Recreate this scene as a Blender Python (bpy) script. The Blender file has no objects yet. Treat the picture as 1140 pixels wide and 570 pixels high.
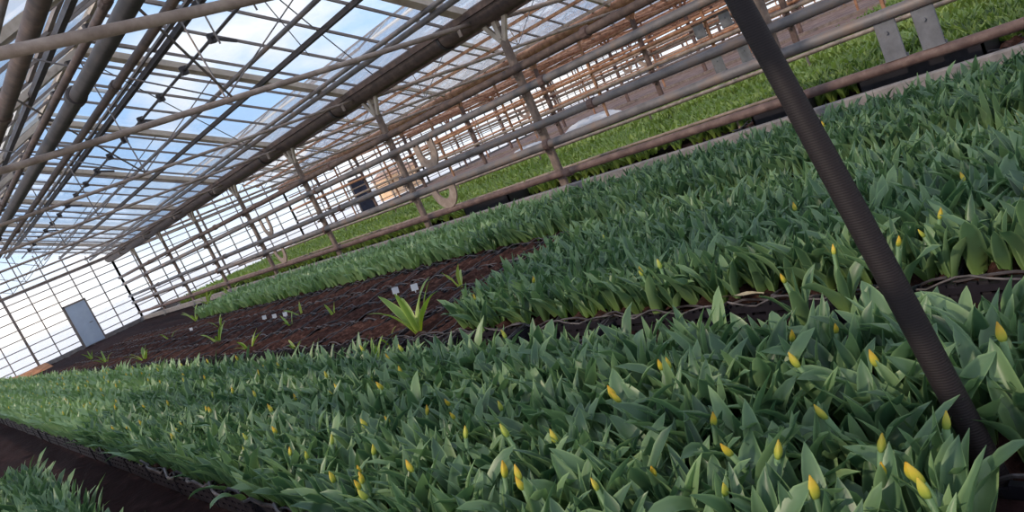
import bpy, math, random
import numpy as np
from mathutils import Matrix, Vector
PI = math.pi
S = 0.64            # layout units -> metres (posts 4.7 units = 3 m apart)
GZ = 1.75           # camera height above the floor, layout units
rnd = random.Random(7)
nr = np.random.RandomState(11)
sc = bpy.context.scene
COL = sc.collection
BAY = 10.24         # bay width
X0 = 9.75           # first post row
ROWS = [X0 - BAY] + [X0 + BAY * i for i in range(0, 6)]
Y_END = 42.6
Y_BACK = -9.0
POST_Y = [5.1 + 4.7 * k for k in range(-3, 8)]
RISE = 0.47

# ------------------------------------------------------------------ materials
def nmat(name):
    m = bpy.data.materials.new(name); m.use_nodes = True
    nt = m.node_tree; nt.nodes.clear()
    out = nt.nodes.new('ShaderNodeOutputMaterial')
    return m, nt, out
def N(nt, typ, **kw):
    n = nt.nodes.new(typ)
    for k, v in kw.items():
        if k.startswith('i_'): n.inputs[k[2:].replace('_', ' ')].default_value = v
        else: setattr(n, k, v)
    return n
def ramp(nt, fac, stops):
    r = nt.nodes.new('ShaderNodeValToRGB')
    e = r.color_ramp.elements
    while len(e) < len(stops): e.new(0.5)
    for el, (p, c) in zip(e, stops):
        el.position = p; el.color = (*c, 1)
    nt.links.new(fac, r.inputs[0]); return r
def noisy(name, stops, scale=8, rough=0.7, metallic=0.0, bump=0.3, bdist=0.01, detail=6, stretch=None):
    m, nt, out = nmat(name)
    tc = N(nt, 'ShaderNodeTexCoord')
    mp = N(nt, 'ShaderNodeMapping')
    if stretch: mp.inputs['Scale'].default_value = stretch
    geo = N(nt, 'ShaderNodeNewGeometry')
    nt.links.new(geo.outputs['Position'], mp.inputs[0])
    no = N(nt, 'ShaderNodeTexNoise'); no.inputs['Scale'].default_value = scale; no.inputs['Detail'].default_value = detail
    no.inputs['Roughness'].default_value = 0.65
    nt.links.new(mp.outputs[0], no.inputs[0])
    r = ramp(nt, no.outputs['Fac'], stops)
    b = N(nt, 'ShaderNodeBsdfPrincipled'); b.inputs['Roughness'].default_value = rough; b.inputs['Metallic'].default_value = metallic
    if rough > .85: b.inputs['Specular IOR Level'].default_value = .12
    nt.links.new(r.outputs[0], b.inputs['Base Color'])
    if bump:
        bp = N(nt, 'ShaderNodeBump'); bp.inputs['Strength'].default_value = bump; bp.inputs['Distance'].default_value = bdist
        nt.links.new(no.outputs['Fac'], bp.inputs['Height']); nt.links.new(bp.outputs[0], b.inputs['Normal'])
    nt.links.new(b.outputs[0], out.inputs[0])
    return m
M = {}
M['pipe_brown'] = noisy('brown painted steel', [(.3, (.05, .032, .03)), (.55, (.11, .072, .06)), (.75, (.2, .13, .1))], 9, .6, bump=.2)
M['pipe_grey'] = noisy('weathered grey steel', [(.3, (.11, .10, .1)), (.5, (.2, .18, .18)), (.68, (.27, .19, .15))], 3, .5, .2, bump=.15)
M['pipe_tan'] = noisy('tan rusted steel', [(.3, (.22, .16, .13)), (.55, (.38, .29, .24)), (.75, (.5, .4, .34))], 8, .65, bump=.2)
M['pipe_dark'] = noisy('dark steel', [(.3, (.028, .024, .027)), (.6, (.06, .05, .052)), (.8, (.12, .085, .07))], 8, .55, .2, bump=.2)
M['rust'] = noisy('orange rust', [(.3, (.2, .09, .05)), (.5, (.42, .21, .12)), (.72, (.6, .36, .22))], 6, .8, bump=.3)
M['post'] = noisy('faded brown post paint', [(.3, (.12, .085, .07)), (.55, (.22, .16, .13)), (.75, (.34, .25, .2))], 9, .7, bump=.2)
M['rail'] = noisy('rust brown rail', [(.3, (.085, .05, .045)), (.55, (.17, .105, .09)), (.78, (.27, .19, .16))], 9, .65, bump=.2)
M['concrete'] = noisy('grey concrete', [(.3, (.19, .17, .165)), (.55, (.29, .26, .25)), (.75, (.38, .34, .32))], 8, .85, bump=.4)
M['bar'] = noisy('grey brown glazing bar', [(.3, (.16, .13, .12)), (.7, (.32, .26, .23))], 5, .6, bump=0)
M['bar_pale'] = noisy('pale rafter paint', [(.3, (.42, .34, .27)), (.6, (.62, .52, .43)), (.8, (.3, .21, .15))], 5, .6, bump=.1)
M['soil'] = noisy('dark soil', [(.3, (.012, .005, .005)), (.55, (.026, .011, .011)), (.78, (.06, .028, .026))], 9, .95, bump=.9, bdist=.03, detail=9)
M['peat'] = noisy('brown peat', [(.3, (.02, .009, .007)), (.52, (.062, .028, .022)), (.75, (.17, .09, .07))], 26, .95, bump=1, bdist=.02, detail=8)
M['snow'] = noisy('pale ground', [(.3, (.75, .71, .67)), (.7, (.9, .87, .84))], 1, .9, bump=0)
M['sunlit_soil'] = noisy('soil painted sunlit orange', [(.3, (.3, .12, .06)), (.7, (.6, .3, .16))], 4, .9, bump=.3)  # orange stands in for sunlight on the ground at the far end
M['crate'] = noisy('black crate plastic', [(.3, (.008, .007, .01)), (.7, (.025, .022, .03))], 6, .4, bump=.1)
M['crate_rim'] = noisy('dusty crate rim', [(.35, (.02, .016, .018)), (.6, (.10, .085, .09)), (.75, (.24, .22, .23))], 10, .5, bump=.1)
M['dry'] = noisy('dry pinkish ground', [(.3, (.17, .11, .095)), (.55, (.3, .21, .18)), (.75, (.45, .34, .3))], 2.5, .95, bump=.5)
M['plate'] = noisy('grey zinc plate', [(.3, (.15, .15, .165)), (.6, (.22, .22, .24)), (.8, (.15, .12, .11))], 9, .55, .2, bump=.15)
M['tag'] = noisy('white plastic', [(.3, (.75, .75, .78)), (.7, (.85, .85, .88))], 5, .5, bump=0)
M['navy'] = noisy('navy paint', [(.3, (.012, .016, .035)), (.7, (.03, .045, .09))], 4, .5, bump=0)
M['paleblue'] = noisy('pale blue paint', [(.3, (.5, .6, .76)), (.7, (.62, .72, .86))], 3, .5, bump=0)
M['frame_white'] = noisy('white wood', [(.3, (.6, .58, .55)), (.7, (.75, .74, .72))], 3, .6, bump=0)
M['wire'] = noisy('thin grey wire', [(.3, (.1, .09, .09)), (.7, (.2, .18, .17))], 5, .5, bump=0)
M['dead'] = noisy('straw coloured dry leaf', [(.3, (.3, .23, .14)), (.7, (.5, .42, .28))], 12, .8, bump=0)
M['brick'] = noisy('orange house wall', [(.3, (.6, .32, .16)), (.7, (.8, .55, .3))], 2, .9, bump=0)

# ribbed dark pole
m, nt, out = nmat('dark ribbed pole')
geo = N(nt, 'ShaderNodeNewGeometry')
wv = N(nt, 'ShaderNodeTexWave'); wv.bands_direction = 'Z'; wv.inputs['Scale'].default_value = 60; wv.inputs['Distortion'].default_value = .4
nt.links.new(geo.outputs['Position'], wv.inputs[0])
r = ramp(nt, wv.outputs['Fac'], [(.2, (.012, .009, .010)), (.8, (.021, .015, .016))])
b = N(nt, 'ShaderNodeBsdfPrincipled'); b.inputs['Roughness'].default_value = .6; b.inputs['Specular IOR Level'].default_value = .25
bp = N(nt, 'ShaderNodeBump'); bp.inputs['Strength'].default_value = .15; bp.inputs['Distance'].default_value = .003
nt.links.new(wv.outputs['Fac'], bp.inputs['Height']); nt.links.new(bp.outputs[0], b.inputs['Normal'])
nt.links.new(r.outputs[0], b.inputs['Base Color']); nt.links.new(b.outputs[0], out.inputs[0])
M['ribbed'] = m

def leaf_mat(name, c0, c1, c2, trans=.22, rough=.42, spec=.4):
    """leaf: attribute 'tint' r = per leaf random, g = along the blade, b = towards the margin"""
    m, nt, out = nmat(name)
    at = N(nt, 'ShaderNodeAttribute', attribute_name='tint')
    oi = N(nt, 'ShaderNodeObjectInfo')
    sep = N(nt, 'ShaderNodeSeparateColor'); nt.links.new(at.outputs['Color'], sep.inputs[0])
    ad = N(nt, 'ShaderNodeMath', operation='ADD'); nt.links.new(sep.outputs[0], ad.inputs[0]); nt.links.new(oi.outputs['Random'], ad.inputs[1])
    fr = N(nt, 'ShaderNodeMath', operation='FRACT'); nt.links.new(ad.outputs[0], fr.inputs[0])
    r = ramp(nt, fr.outputs[0], [(0, c0), (.55, c1), (1, c2)])
    # yellower blade base and paler margin
    mx = N(nt, 'ShaderNodeMix', data_type='RGBA')
    g = ramp(nt, sep.outputs[1], [(0, (.55, .55, .55)), (.45, (0, 0, 0))])
    nt.links.new(g.outputs[0], mx.inputs['Factor']); nt.links.new(r.outputs[0], mx.inputs['A'])
    mx.inputs['B'].default_value = (c2[0] * 1.35, c2[1] * 1.35, c2[2] * .6, 1)
    mx2 = N(nt, 'ShaderNodeMix', data_type='RGBA')
    g2 = ramp(nt, sep.outputs[2], [(.7, (0, 0, 0)), (1, (.5, .5, .5))])
    nt.links.new(g2.outputs[0], mx2.inputs['Factor']); nt.links.new(mx.outputs['Result'], mx2.inputs['A'])
    mx2.inputs['B'].default_value = (min(1, c2[0] * 1.7), min(1, c2[1] * 1.6), min(1, c2[2] * 1.6), 1)
    b = N(nt, 'ShaderNodeBsdfPrincipled'); b.inputs['Roughness'].default_value = rough
    b.inputs['Specular IOR Level'].default_value = spec
    nt.links.new(mx2.outputs['Result'], b.inputs['Base Color'])
    t = N(nt, 'ShaderNodeBsdfTranslucent')
    hs = N(nt, 'ShaderNodeHueSaturation'); hs.inputs['Saturation'].default_value = 1.25; hs.inputs['Value'].default_value = 1.5
    nt.links.new(mx2.outputs['Result'], hs.inputs['Color']); nt.links.new(hs.outputs[0], t.inputs[0])
    ms = N(nt, 'ShaderNodeMixShader'); ms.inputs[0].default_value = trans
    nt.links.new(b.outputs[0], ms.inputs[1]); nt.links.new(t.outputs[0], ms.inputs[2]); nt.links.new(ms.outputs[0], out.inputs[0])
    return m
M['leaf'] = leaf_mat('tulip leaf', (.052, .108, .055), (.108, .193, .093), (.205, .31, .14), rough=.4, spec=.5)
M['young'] = leaf_mat('young light leaf', (.06, .105, .035), (.125, .2, .055), (.27, .36, .11), trans=.25)
M['sprout'] = leaf_mat('sprout leaf', (.17, .28, .07), (.24, .37, .09), (.4, .48, .16), trans=.3)
M['stem'] = noisy('pale green stem', [(.3, (.1, .19, .08)), (.7, (.16, .27, .11))], 8, .5, bump=0)
# bud: attribute g = along its height, b = across a petal
m, nt, out = nmat('yellow bud')
at = N(nt, 'ShaderNodeAttribute', attribute_name='tint')
sep = N(nt, 'ShaderNodeSeparateColor'); nt.links.new(at.outputs['Color'], sep.inputs[0])
oi = N(nt, 'ShaderNodeObjectInfo')
r1 = ramp(nt, sep.outputs[1], [(0, (.2, .32, .08)), (.3, (.5, .52, .07)), (.6, (.74, .56, .05)), (1, (.75, .42, .04))])
r2 = ramp(nt, sep.outputs[1], [(0, (.22, .38, .08)), (.75, (.5, .58, .1)), (1, (.8, .65, .1))])
ad = N(nt, 'ShaderNodeMath', operation='ADD'); nt.links.new(sep.outputs[0], ad.inputs[0]); nt.links.new(oi.outputs['Random'], ad.inputs[1])
fr = N(nt, 'ShaderNodeMath', operation='FRACT'); nt.links.new(ad.outputs[0], fr.inputs[0])
mx = N(nt, 'ShaderNodeMix', data_type='RGBA')
sr = ramp(nt, fr.outputs[0], [(.35, (0, 0, 0)), (.95, (.85, .85, .85))])
nt.links.new(sr.outputs[0], mx.inputs['Factor']); nt.links.new(r1.outputs[0], mx.inputs['A']); nt.links.new(r2.outputs[0], mx.inputs['B'])
b = N(nt, 'ShaderNodeBsdfPrincipled'); b.inputs['Roughness'].default_value = .5
nt.links.new(mx.outputs['Result'], b.inputs['Base Color'])
t = N(nt, 'ShaderNodeBsdfTranslucent'); nt.links.new(mx.outputs['Result'], t.inputs[0])
ms = N(nt, 'ShaderNodeMixShader'); ms.inputs[0].default_value = .25
nt.links.new(b.outputs[0], ms.inputs[1]); nt.links.new(t.outputs[0], ms.inputs[2]); nt.links.new(ms.outputs[0], out.inputs[0])
M['bud'] = m
# dusty greenhouse glass
def glass_mat(name, dust0, dust1, tint):
    m, nt, out = nmat(name)
    geo = N(nt, 'ShaderNodeNewGeometry')
    no = N(nt, 'ShaderNodeTexNoise'); no.inputs['Scale'].default_value = 1.1; no.inputs['Detail'].default_value = 5
    nt.links.new(geo.outputs['Position'], no.inputs[0])
    mr = N(nt, 'ShaderNodeMapRange'); mr.inputs['From Min'].default_value = .35; mr.inputs['From Max'].default_value = .68
    mr.inputs['To Min'].default_value = dust0; mr.inputs['To Max'].default_value = dust1
    nt.links.new(no.outputs['Fac'], mr.inputs['Value'])
    tr = N(nt, 'ShaderNodeBsdfTransparent'); tr.inputs[0].default_value = (*tint, 1)
    tl = N(nt, 'ShaderNodeBsdfTranslucent'); tl.inputs[0].default_value = (.92, .9, .88, 1)
    df = N(nt, 'ShaderNodeBsdfDiffuse'); df.inputs[0].default_value = (.85, .84, .83, 1)
    m0 = N(nt, 'ShaderNodeMixShader'); m0.inputs[0].default_value = .3 if dust0 < .1 else .5
    nt.links.new(tl.outputs[0], m0.inputs[1]); nt.links.new(df.outputs[0], m0.inputs[2])
    m1 = N(nt, 'ShaderNodeMixShader'); nt.links.new(mr.outputs[0], m1.inputs[0])
    nt.links.new(tr.outputs[0], m1.inputs[1]); nt.links.new(m0.outputs[0], m1.inputs[2])
    gl = N(nt, 'ShaderNodeBsdfGlossy'); gl.inputs['Roughness'].default_value = .12
    lw = N(nt, 'ShaderNodeLayerWeight'); lw.inputs['Blend'].default_value = .5
    pw = N(nt, 'ShaderNodeMath', operation='POWER'); nt.links.new(lw.outputs['Facing'], pw.inputs[0]); pw.inputs[1].default_value = 5
    fr = N(nt, 'ShaderNodeMath', operation='MULTIPLY_ADD', use_clamp=True); nt.links.new(pw.outputs[0], fr.inputs[0]); fr.inputs[1].default_value = 1.1; fr.inputs[2].default_value = .05
    m2 = N(nt, 'ShaderNodeMixShader'); nt.links.new(fr.outputs[0], m2.inputs[0])
    nt.links.new(m1.outputs[0], m2.inputs[1]); nt.links.new(gl.outputs[0], m2.inputs[2]); nt.links.new(m2.outputs[0], out.inputs[0])
    return m
M['glass'] = glass_mat('dusty glass', .05, .22, (.98, .99, 1))
M['glass_dusty'] = glass_mat('very dusty glass', .15, .42, (.98, .99, 1))

# ------------------------------------------------------------------ mesh builder
class MB:
    def __init__(s): s.v = []; s.f = []; s.m = []; s.t = None
    def quadstrip(s, rings, closed=True, cap=True, mi=0):
        b = len(s.v); n = len(rings[0])
        for r in rings: s.v += [tuple(p) for p in r]
        for i in range(len(rings) - 1):
            for j in range(n if closed else n - 1):
                k = (j + 1) % n
                s.f.append((b + i*n + j, b + i*n + k, b + (i+1)*n + k, b + (i+1)*n + j)); s.m.append(mi)
        if cap and closed:
            s.f.append(tuple(b + j for j in reversed(range(n)))); s.m.append(mi)
            s.f.append(tuple(b + (len(rings)-1)*n + j for j in range(n))); s.m.append(mi)
        return s
    def tube(s, pts, r, n=8, mi=0, rs=None):
        pts = [Vector(p) for p in pts]; rings = []
        for i, p in enumerate(pts):
            d = (pts[min(i+1, len(pts)-1)] - pts[max(i-1, 0)]).normalized()
            a = d.cross(Vector((0, 0, 1)));
            if a.length < 1e-3: a = d.cross(Vector((1, 0, 0)))
            a.normalize(); c = d.cross(a)
            rr = rs[i] if rs else r
            rings.append([p + a * math.cos(2*PI*j/n) * rr + c * math.sin(2*PI*j/n) * rr for j in range(n)])
        return s.quadstrip(rings, mi=mi)
    def bar(s, p, q, w, h, side=None, mi=0, bev=0.0):
        """rectangular bar from p to q; w along side vector, h across"""
        p = Vector(p); q = Vector(q); d = (q - p).normalized()
        a = Vector(side) if side else d.cross(Vector((0, 0, 1)))
        a = (a - d * a.dot(d)).normalized(); c = d.cross(a)
        w /= 2; h /= 2
        if bev:
            e = bev; prof = [(-w+e, -h), (w-e, -h), (w, -h+e), (w, h-e), (w-e, h), (-w+e, h), (-w, h-e), (-w, -h+e)]
        else: prof = [(-w, -h), (w, -h), (w, h), (-w, h)]
        return s.quadstrip([[o + a*x + c*y for x, y in prof] for o in (p, q)], mi=mi)
    def box(s, lo, hi, mi=0, bev=0.0):
        c = ((lo[0]+hi[0])/2, (lo[1]+hi[1])/2)
        return s.bar((c[0], c[1], lo[2]), (c[0], c[1], hi[2]), hi[0]-lo[0], hi[1]-lo[1], side=(1, 0, 0), mi=mi, bev=bev)
    def build(s, name, mats, parent=None, loc=None, smooth=False):
        me = bpy.data.meshes.new(name); me.from_pydata(s.v, [], s.f)
        if not isinstance(mats, (list, tuple)): mats = [mats]
        for mm in mats: me.materials.append(mm)
        if len(mats) > 1: me.polygons.foreach_set('material_index', s.m)
        if s.t is not None:
            a = me.color_attributes.new('tint', 'FLOAT_COLOR', 'POINT')
            arr = np.ones((len(s.v), 4), np.float32); arr[:, :3] = np.array(s.t, np.float32)
            a.data.foreach_set('color', arr.ravel())
        if smooth: me.polygons.foreach_set('use_smooth', [True] * len(me.polygons))
        me.validate(); me.update()
        o = bpy.data.objects.new(name, me); COL.objects.link(o)
        if parent: o.parent = parent
        if loc: o.location = loc
        return o
def tag(o, label=None, cat=None, group=None, kind=None):
    if label: o['label'] = label
    if cat: o['category'] = cat
    if group: o['group'] = group
    if kind: o['kind'] = kind
    return o
def empty(name, loc=(0, 0, 0)):
    o = bpy.data.objects.new(name, None); COL.objects.link(o); o.location = loc; o.empty_display_size = .1
    return o
def copy_tree(o, loc, rz=0, scale=1):
    c = o.copy(); COL.objects.link(c); c.location = loc; c.rotation_euler = (0, 0, rz); c.scale = (scale,) * 3
    for ch in list(o.children):
        d = ch.copy(); COL.objects.link(d); d.parent = c
        for g in list(ch.children):
            e = g.copy(); COL.objects.link(e); e.parent = d
    return c

# ------------------------------------------------------------------ the setting
g = MB(); g.v = [(-14, -14, -.02), (75, -14, -.02), (75, Y_END, -.02), (-14, Y_END, -.02)]; g.f = [(0, 1, 2, 3)]; g.m = [0]
# gently uneven soil floor
nx, ny = 150, 110
xs = np.concatenate([np.linspace(-2, 12, 100), np.linspace(12.4, 72, 50)]); ys = np.linspace(Y_BACK, Y_END, ny)
hh = nr.rand(nx, ny) * .07 - .02
g = MB(); g.v = [(float(x), float(y), float(hh[i, j])) for i, x in enumerate(xs) for j, y in enumerate(ys)]
g.f = [(i*ny+j, (i+1)*ny+j, (i+1)*ny+j+1, i*ny+j+1) for i in range(nx-1) for j in range(ny-1)]; g.m = [0]*len(g.f)
tag(g.build('floor', M['soil'], smooth=True), 'dark brown bare soil floor of the greenhouse', 'floor', kind='structure')
g = MB()
for a, b_ in (((-90, Y_END+.1), (160, 260)), ((-90, -120), (160, Y_BACK-.1))):
    g.box((a[0], a[1], -.35), (b_[0], b_[1], -.05))
tag(g.build('floor_outside', M['snow']), 'pale bright ground outside the glass end wall', 'ground', kind='structure')
# soil strip by the end wall, sunlight painted in as orange colour
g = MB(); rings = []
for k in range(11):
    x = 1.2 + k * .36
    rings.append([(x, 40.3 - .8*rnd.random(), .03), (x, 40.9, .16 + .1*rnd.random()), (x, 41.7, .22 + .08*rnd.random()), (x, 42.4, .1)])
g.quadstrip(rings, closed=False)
tag(g.build('sunlit_bank', M['sunlit_soil'], smooth=True), 'low soil bank painted orange as if sunlit along the foot of the far glass end wall', 'bank')

def ridge_z(): return 3.70 + 5.12 * RISE
def roof(bi, xl, xr, main):
    root = empty('ceiling', (0, 0, 0))
    tag(root, None, 'ceiling', kind='structure')
    root['label'] = ['glazed roof over the near tulip beds', 'glazed roof over the young light green beds', 'glazed roof of the third bay across',
                     'glazed roof of the fourth bay across', 'glazed roof of the fifth bay across', 'glazed roof of the farthest bay'][bi]
    xm = (xl + xr) / 2; ze = GZ + 2.0; zr = ze + (xm - xl) * RISE
    def P(x, y, dz=0): return (x, y, ze + (abs(xl - x) if x <= xm else abs(xr - x)) * RISE + dz)
    for x1, x2 in ((xl, xm), (xm, xr)):
        gm = MB(); gm.v = [P(x1, Y_BACK, .05), P(x2, Y_BACK, .05), P(x2, Y_END, .05), P(x1, Y_END, .05)]; gm.f = [(0, 1, 2, 3)]; gm.m = [0]
        gm.build('roof_glass', M['glass'] if main else M['glass_dusty'], root)
    # glazing bars of a slope: one part, a surface pattern of the glass
    step = 4.7/4 if bi < 3 else 4.7/2
    for x1, x2 in ((xl, xm), (xm, xr)):
        gb = MB(); y = 5.1 - 4.7*3
        k = 0
        while y < Y_END:
            if (k * step) % 4.7 > .3:
                gb.bar(P(x1, y, .02), P(x2, y, .02), .038 if main else .06, .05, side=(0, 1, 0))
            y += step; k += 1
        gb.build('glazing_bars', M['bar'], root)
    ylist = [y + .45 for y in POST_Y] if bi < 3 else [y + .45 for y in POST_Y[::1]]
    for y in ylist:
        for x1, x2 in ((xl, xm), (xm, xr)):
            MB().bar(P(x1, y, -.05), P(x2, y, -.05), .24 if main else .12, .12, side=(0, 1, 0)).build('rafter', M['bar_pale'], root)
    if main:
        for x, w, mt in ((xr - (X0-5.72), .11, 'pipe_dark'), (xr - (X0-5.56), .05, 'pipe_grey'), (xr-(X0-7.68), .1, 'pipe_dark'), (xr-(X0-9.44), .12, 'pipe_brown'),
                         (xl+4.03, .1, 'pipe_dark'), (xl+2.0, .1, 'pipe_dark'), (xl+.35, .12, 'pipe_brown')):
            MB().bar(P(x, Y_BACK, -.13), P(x, Y_END, -.13), w, w*.9).build('purlin', M[mt], root)
        for x, w in ((xr-(X0-7.08), .05), (xr-(X0-8.86), .06), (xr-(X0-8.68), .05), (xl+2.65, .05), (xl+1.0, .05)):
            MB().tube([P(x, Y_BACK, -.2), P(x, Y_END, -.2)], w, 8).build('purlin', M['pipe_grey'], root, smooth=True)
    else:
        for q, x in enumerate((xl+.5, xl+1.3, xl+2.0, xl+2.9, xl+3.7, xl+4.5, xr-4.5, xr-3.7, xr-2.9, xr-2.0, xr-1.3, xr-.5)):
            MB().bar(P(x, Y_BACK, -.12), P(x, Y_END, -.12), .12 - .05*(q % 2), .1).build('purlin', M['rust'] if (bi+q) % 3 else M['pipe_tan'], root)
    MB().bar((xm, Y_BACK, zr+.04), (xm, Y_END, zr+.04), .16 if main else .08, .1 if main else .06).build('ridge_beam', M['bar_pale'] if main else M['pipe_grey'], root)
    # raised vent frames near the ridge
    if bi < 2:
        for k in range(0, 8):
            y0 = 5.75 + 4.7*(k-1)
            for sx in (-1, 1):
                f = MB()
                xa, xb = xm + sx*.1, xm + sx*1.1
                za = zr - .02; zb = zr - 1.0*RISE + .0
                for yy in (y0, y0+2.05, y0+4.1):
                    f.bar((xa, yy, za), (xb, yy, zb), .06, .07, side=(0, 1, 0))
                f.bar((xb, y0, zb), (xb, y0+4.1, zb), .07, .07)
                f.build('vent_sash', M['frame_white'] if k % 2 else M['bar'], root)
    return root
for i in range(6):
    roof(i, ROWS[i], ROWS[i] + BAY, i == 0)

# end wall, one per bay: panes, bars and low plinth
for i in range(6):
    xl, xr = ROWS[i], ROWS[i] + BAY; xm = (xl+xr)/2; ze = GZ + 2.0
    root = empty('wall_end', (0, 0, 0)); tag(root, ['far glazed end wall of the tulip bay', 'far glazed end wall of the young bed bay', 'far glazed end wall of the third bay', 'far glazed end wall of the fourth bay', 'far glazed end wall of the fifth bay', 'far glazed end wall of the last bay'][i], 'wall', kind='structure')
    gm = MB(); gm.v = [(xl, Y_END, 0), (xr, Y_END, 0), (xr, Y_END, ze), (xm, Y_END, ze + 5.12*RISE), (xl, Y_END, ze)]; gm.f = [(0, 1, 2, 3, 4)]; gm.m = [0]
    gm.build('end_glass', M['glass'], root)
    fb = MB(); n = 10
    for k in range(n+1):
        x = xl + BAY*k/n; z = ze + (5.12 - abs(x-xm))*RISE
        w = .11 if k % 5 == 0 else .045
        fb.bar((x, Y_END-.04, 0), (x, Y_END-.04, z), w, .08, side=(1, 0, 0))
    for z in (.45, .85, 1.25, 1.7, 2.15, 2.6, 3.05, 3.4, ze):
        fb.bar((xl, Y_END-.04, z), (xr, Y_END-.04, z), .06, .045 if z != ze else .12)
    fb.build('end_wall_frame', M['bar'], root)
    MB().box((xl, Y_END-.1, 0), (xr, Y_END+.1, .22)).build('plinth', M['concrete'], root)
# far side wall
root = empty('wall_far_side', (0, 0, 0)); tag(root, 'glazed side wall at the far side of the last bay', 'wall', kind='structure')
gm = MB(); xw = ROWS[-1] + BAY + .3; gm.v = [(xw, Y_BACK, 0), (xw, Y_END, 0), (xw, Y_END, GZ+2), (xw, Y_BACK, GZ+2)]; gm.f = [(0, 1, 2, 3)]; gm.m = [0]
gm.build('side_glass', M['glass'], root)
fb = MB(); y = Y_BACK
while y < Y_END:
    fb.bar((xw-.05, y, 0), (xw-.05, y, GZ+2), .1, .1, side=(0, 1, 0)); y += 1.175
for z in (.5, 1.4, 2.3, 3.0, 3.7): fb.bar((xw-.05, Y_BACK, z), (xw-.05, Y_END, z), .1, .1)
fb.build('side_wall_frame', M['rust'], root)

# doors in the end wall
def door(name, xa, xb, z1, mat, label):
    root = empty(name, ((xa+xb)/2, Y_END-.15, 0)); tag(root, label, 'door', kind='structure')
    w = (xb-xa)/2
    MB().box((-w, -.03, .06), (w, .03, z1)).build('door_panel', mat, root)
    f = MB()
    f.box((-w-.07, -.05, 0), (-w, .05, z1+.07)).box((w, -.05, 0), (w+.07, .05, z1+.07)).box((-w-.07, -.05, z1), (w+.07, .05, z1+.08))
    f.build('door_frame', M['bar'], root)
    MB().tube([(w-.15, -.05, 1.1), (w-.15, -.12, 1.1), (w-.3, -.12, 1.1)], .02, 6).build('door_handle', M['pipe_grey'], root)
door('door_1', 6.75, 7.7, GZ+.5, M['paleblue'], 'pale blue door in the bright end wall behind the first posts')
door('door_2', 24.35, 25.5, GZ+.62, M['navy'], 'dark navy door in the far end wall of the young bed bay')
# house beyond the end wall
hs = empty('house', (0, 0, 0)); tag(hs, 'low orange walled house outside beyond the navy door', 'house')
MB().box((33, 52, -.05), (36.4, 54, 1.7)).build('house_wall', M['brick'], hs)
r_ = MB(); r_.quadstrip([[(32.8, 51.8, 1.7), (36.6, 51.8, 1.7), (36.6, 54.2, 1.7), (32.8, 54.2, 1.7)], [(33.2, 53, 2.2), (36.2, 53, 2.2), (36.2, 53.1, 2.2), (33.2, 53.1, 2.2)]])
r_.build('house_roof', M['rust'], hs)
for x in (34.2,):
    w_ = MB().box((x, 51.9, .7), (x+.8, 52.02, 1.3)).build('house_window', M['navy'], hs)

# ------------------------------------------------------------------ rows of posts, gutters, pipes
ORD = ['first', 'second', 'third', 'fourth', 'fifth', 'sixth', 'seventh', 'eighth', 'ninth', 'tenth', 'eleventh']
def make_post(mat, brk):
    t = empty('support_post', (0, 0, 0))
    p = MB(); p.bar((0, 0, 0), (0, 0, GZ+1.6), .1, .17, side=(1, 0, 0), bev=.02)
    p.build('post_shaft', mat, t)
    c = MB()
    for s in (-1, 1):
        c.bar((-.02, s*.04, GZ+1.35), (-.04, s*.30, GZ+1.74), .06, .09, side=(1, 0, 0))
    c.bar((-.03, 0, GZ+1.4), (-.03, 0, GZ+1.72), .1, .1, side=(1, 0, 0))
    c.build('forked_bracket', brk, t)
    f = MB().box((-.13, -.16, 0), (.13, .16, .1), bev=.02); f.build('footing', M['concrete'], t)
    for z in (.8, .41, -.28, -.66):
        MB().box((-.17, -.04, GZ+z-.13), (-.05, .04, GZ+z-.08)).box((-.07, -.06, GZ+z-.18), (-.05, .06, GZ+z+.1)).build('pipe_clip', mat, t)
    return t
proto = [make_post(M['post'], M['bar_pale']), make_post(M['rail'], M['rust'])]
used = [False, False]
for ri, X in enumerate(ROWS):
    q = 0 if ri < 2 else 1
    for k, y in enumerate(POST_Y):
        if ri > 1 and y > 39: continue
        if not used[q]:
            o = proto[q]; o.location = (X, y, 0); used[q] = True
        else: o = copy_tree(proto[q], (X, y, 0))
        if ri == 0: tag(o, 'post of the row on the camera side of the tulip beds', 'post', 'posts of the camera side row')
        elif ri == 1:
            if y < 4:
                tag(o, 'post of the front row beyond the near end of the pipes', 'post', 'front row posts out of frame')
            else:
                n = int(round((y - 5.1) / 4.7))
                tag(o, ['brown post partly hidden by the dark leaning pole', 'tall brown forked post, next one left of the leaning pole', 'brown forked post right of the navy door, beside hanging loops',
                        'brown forked post just left of the navy door', 'fourth brown forked post left of the leaning pole', 'fifth brown forked post left of the leaning pole', 'sixth brown forked post left of the leaning pole, near pale blue door', 'last brown post of the front row before the end wall'][n], 'post')
        elif ri == 2: tag(o, 'rusty post of the second row beyond the young green beds', 'post', 'posts of the second row')
        else: tag(o, 'distant rusty post in the rows across the greenhouse', 'post', 'distant posts')
        o['kind'] = 'thing'

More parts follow.
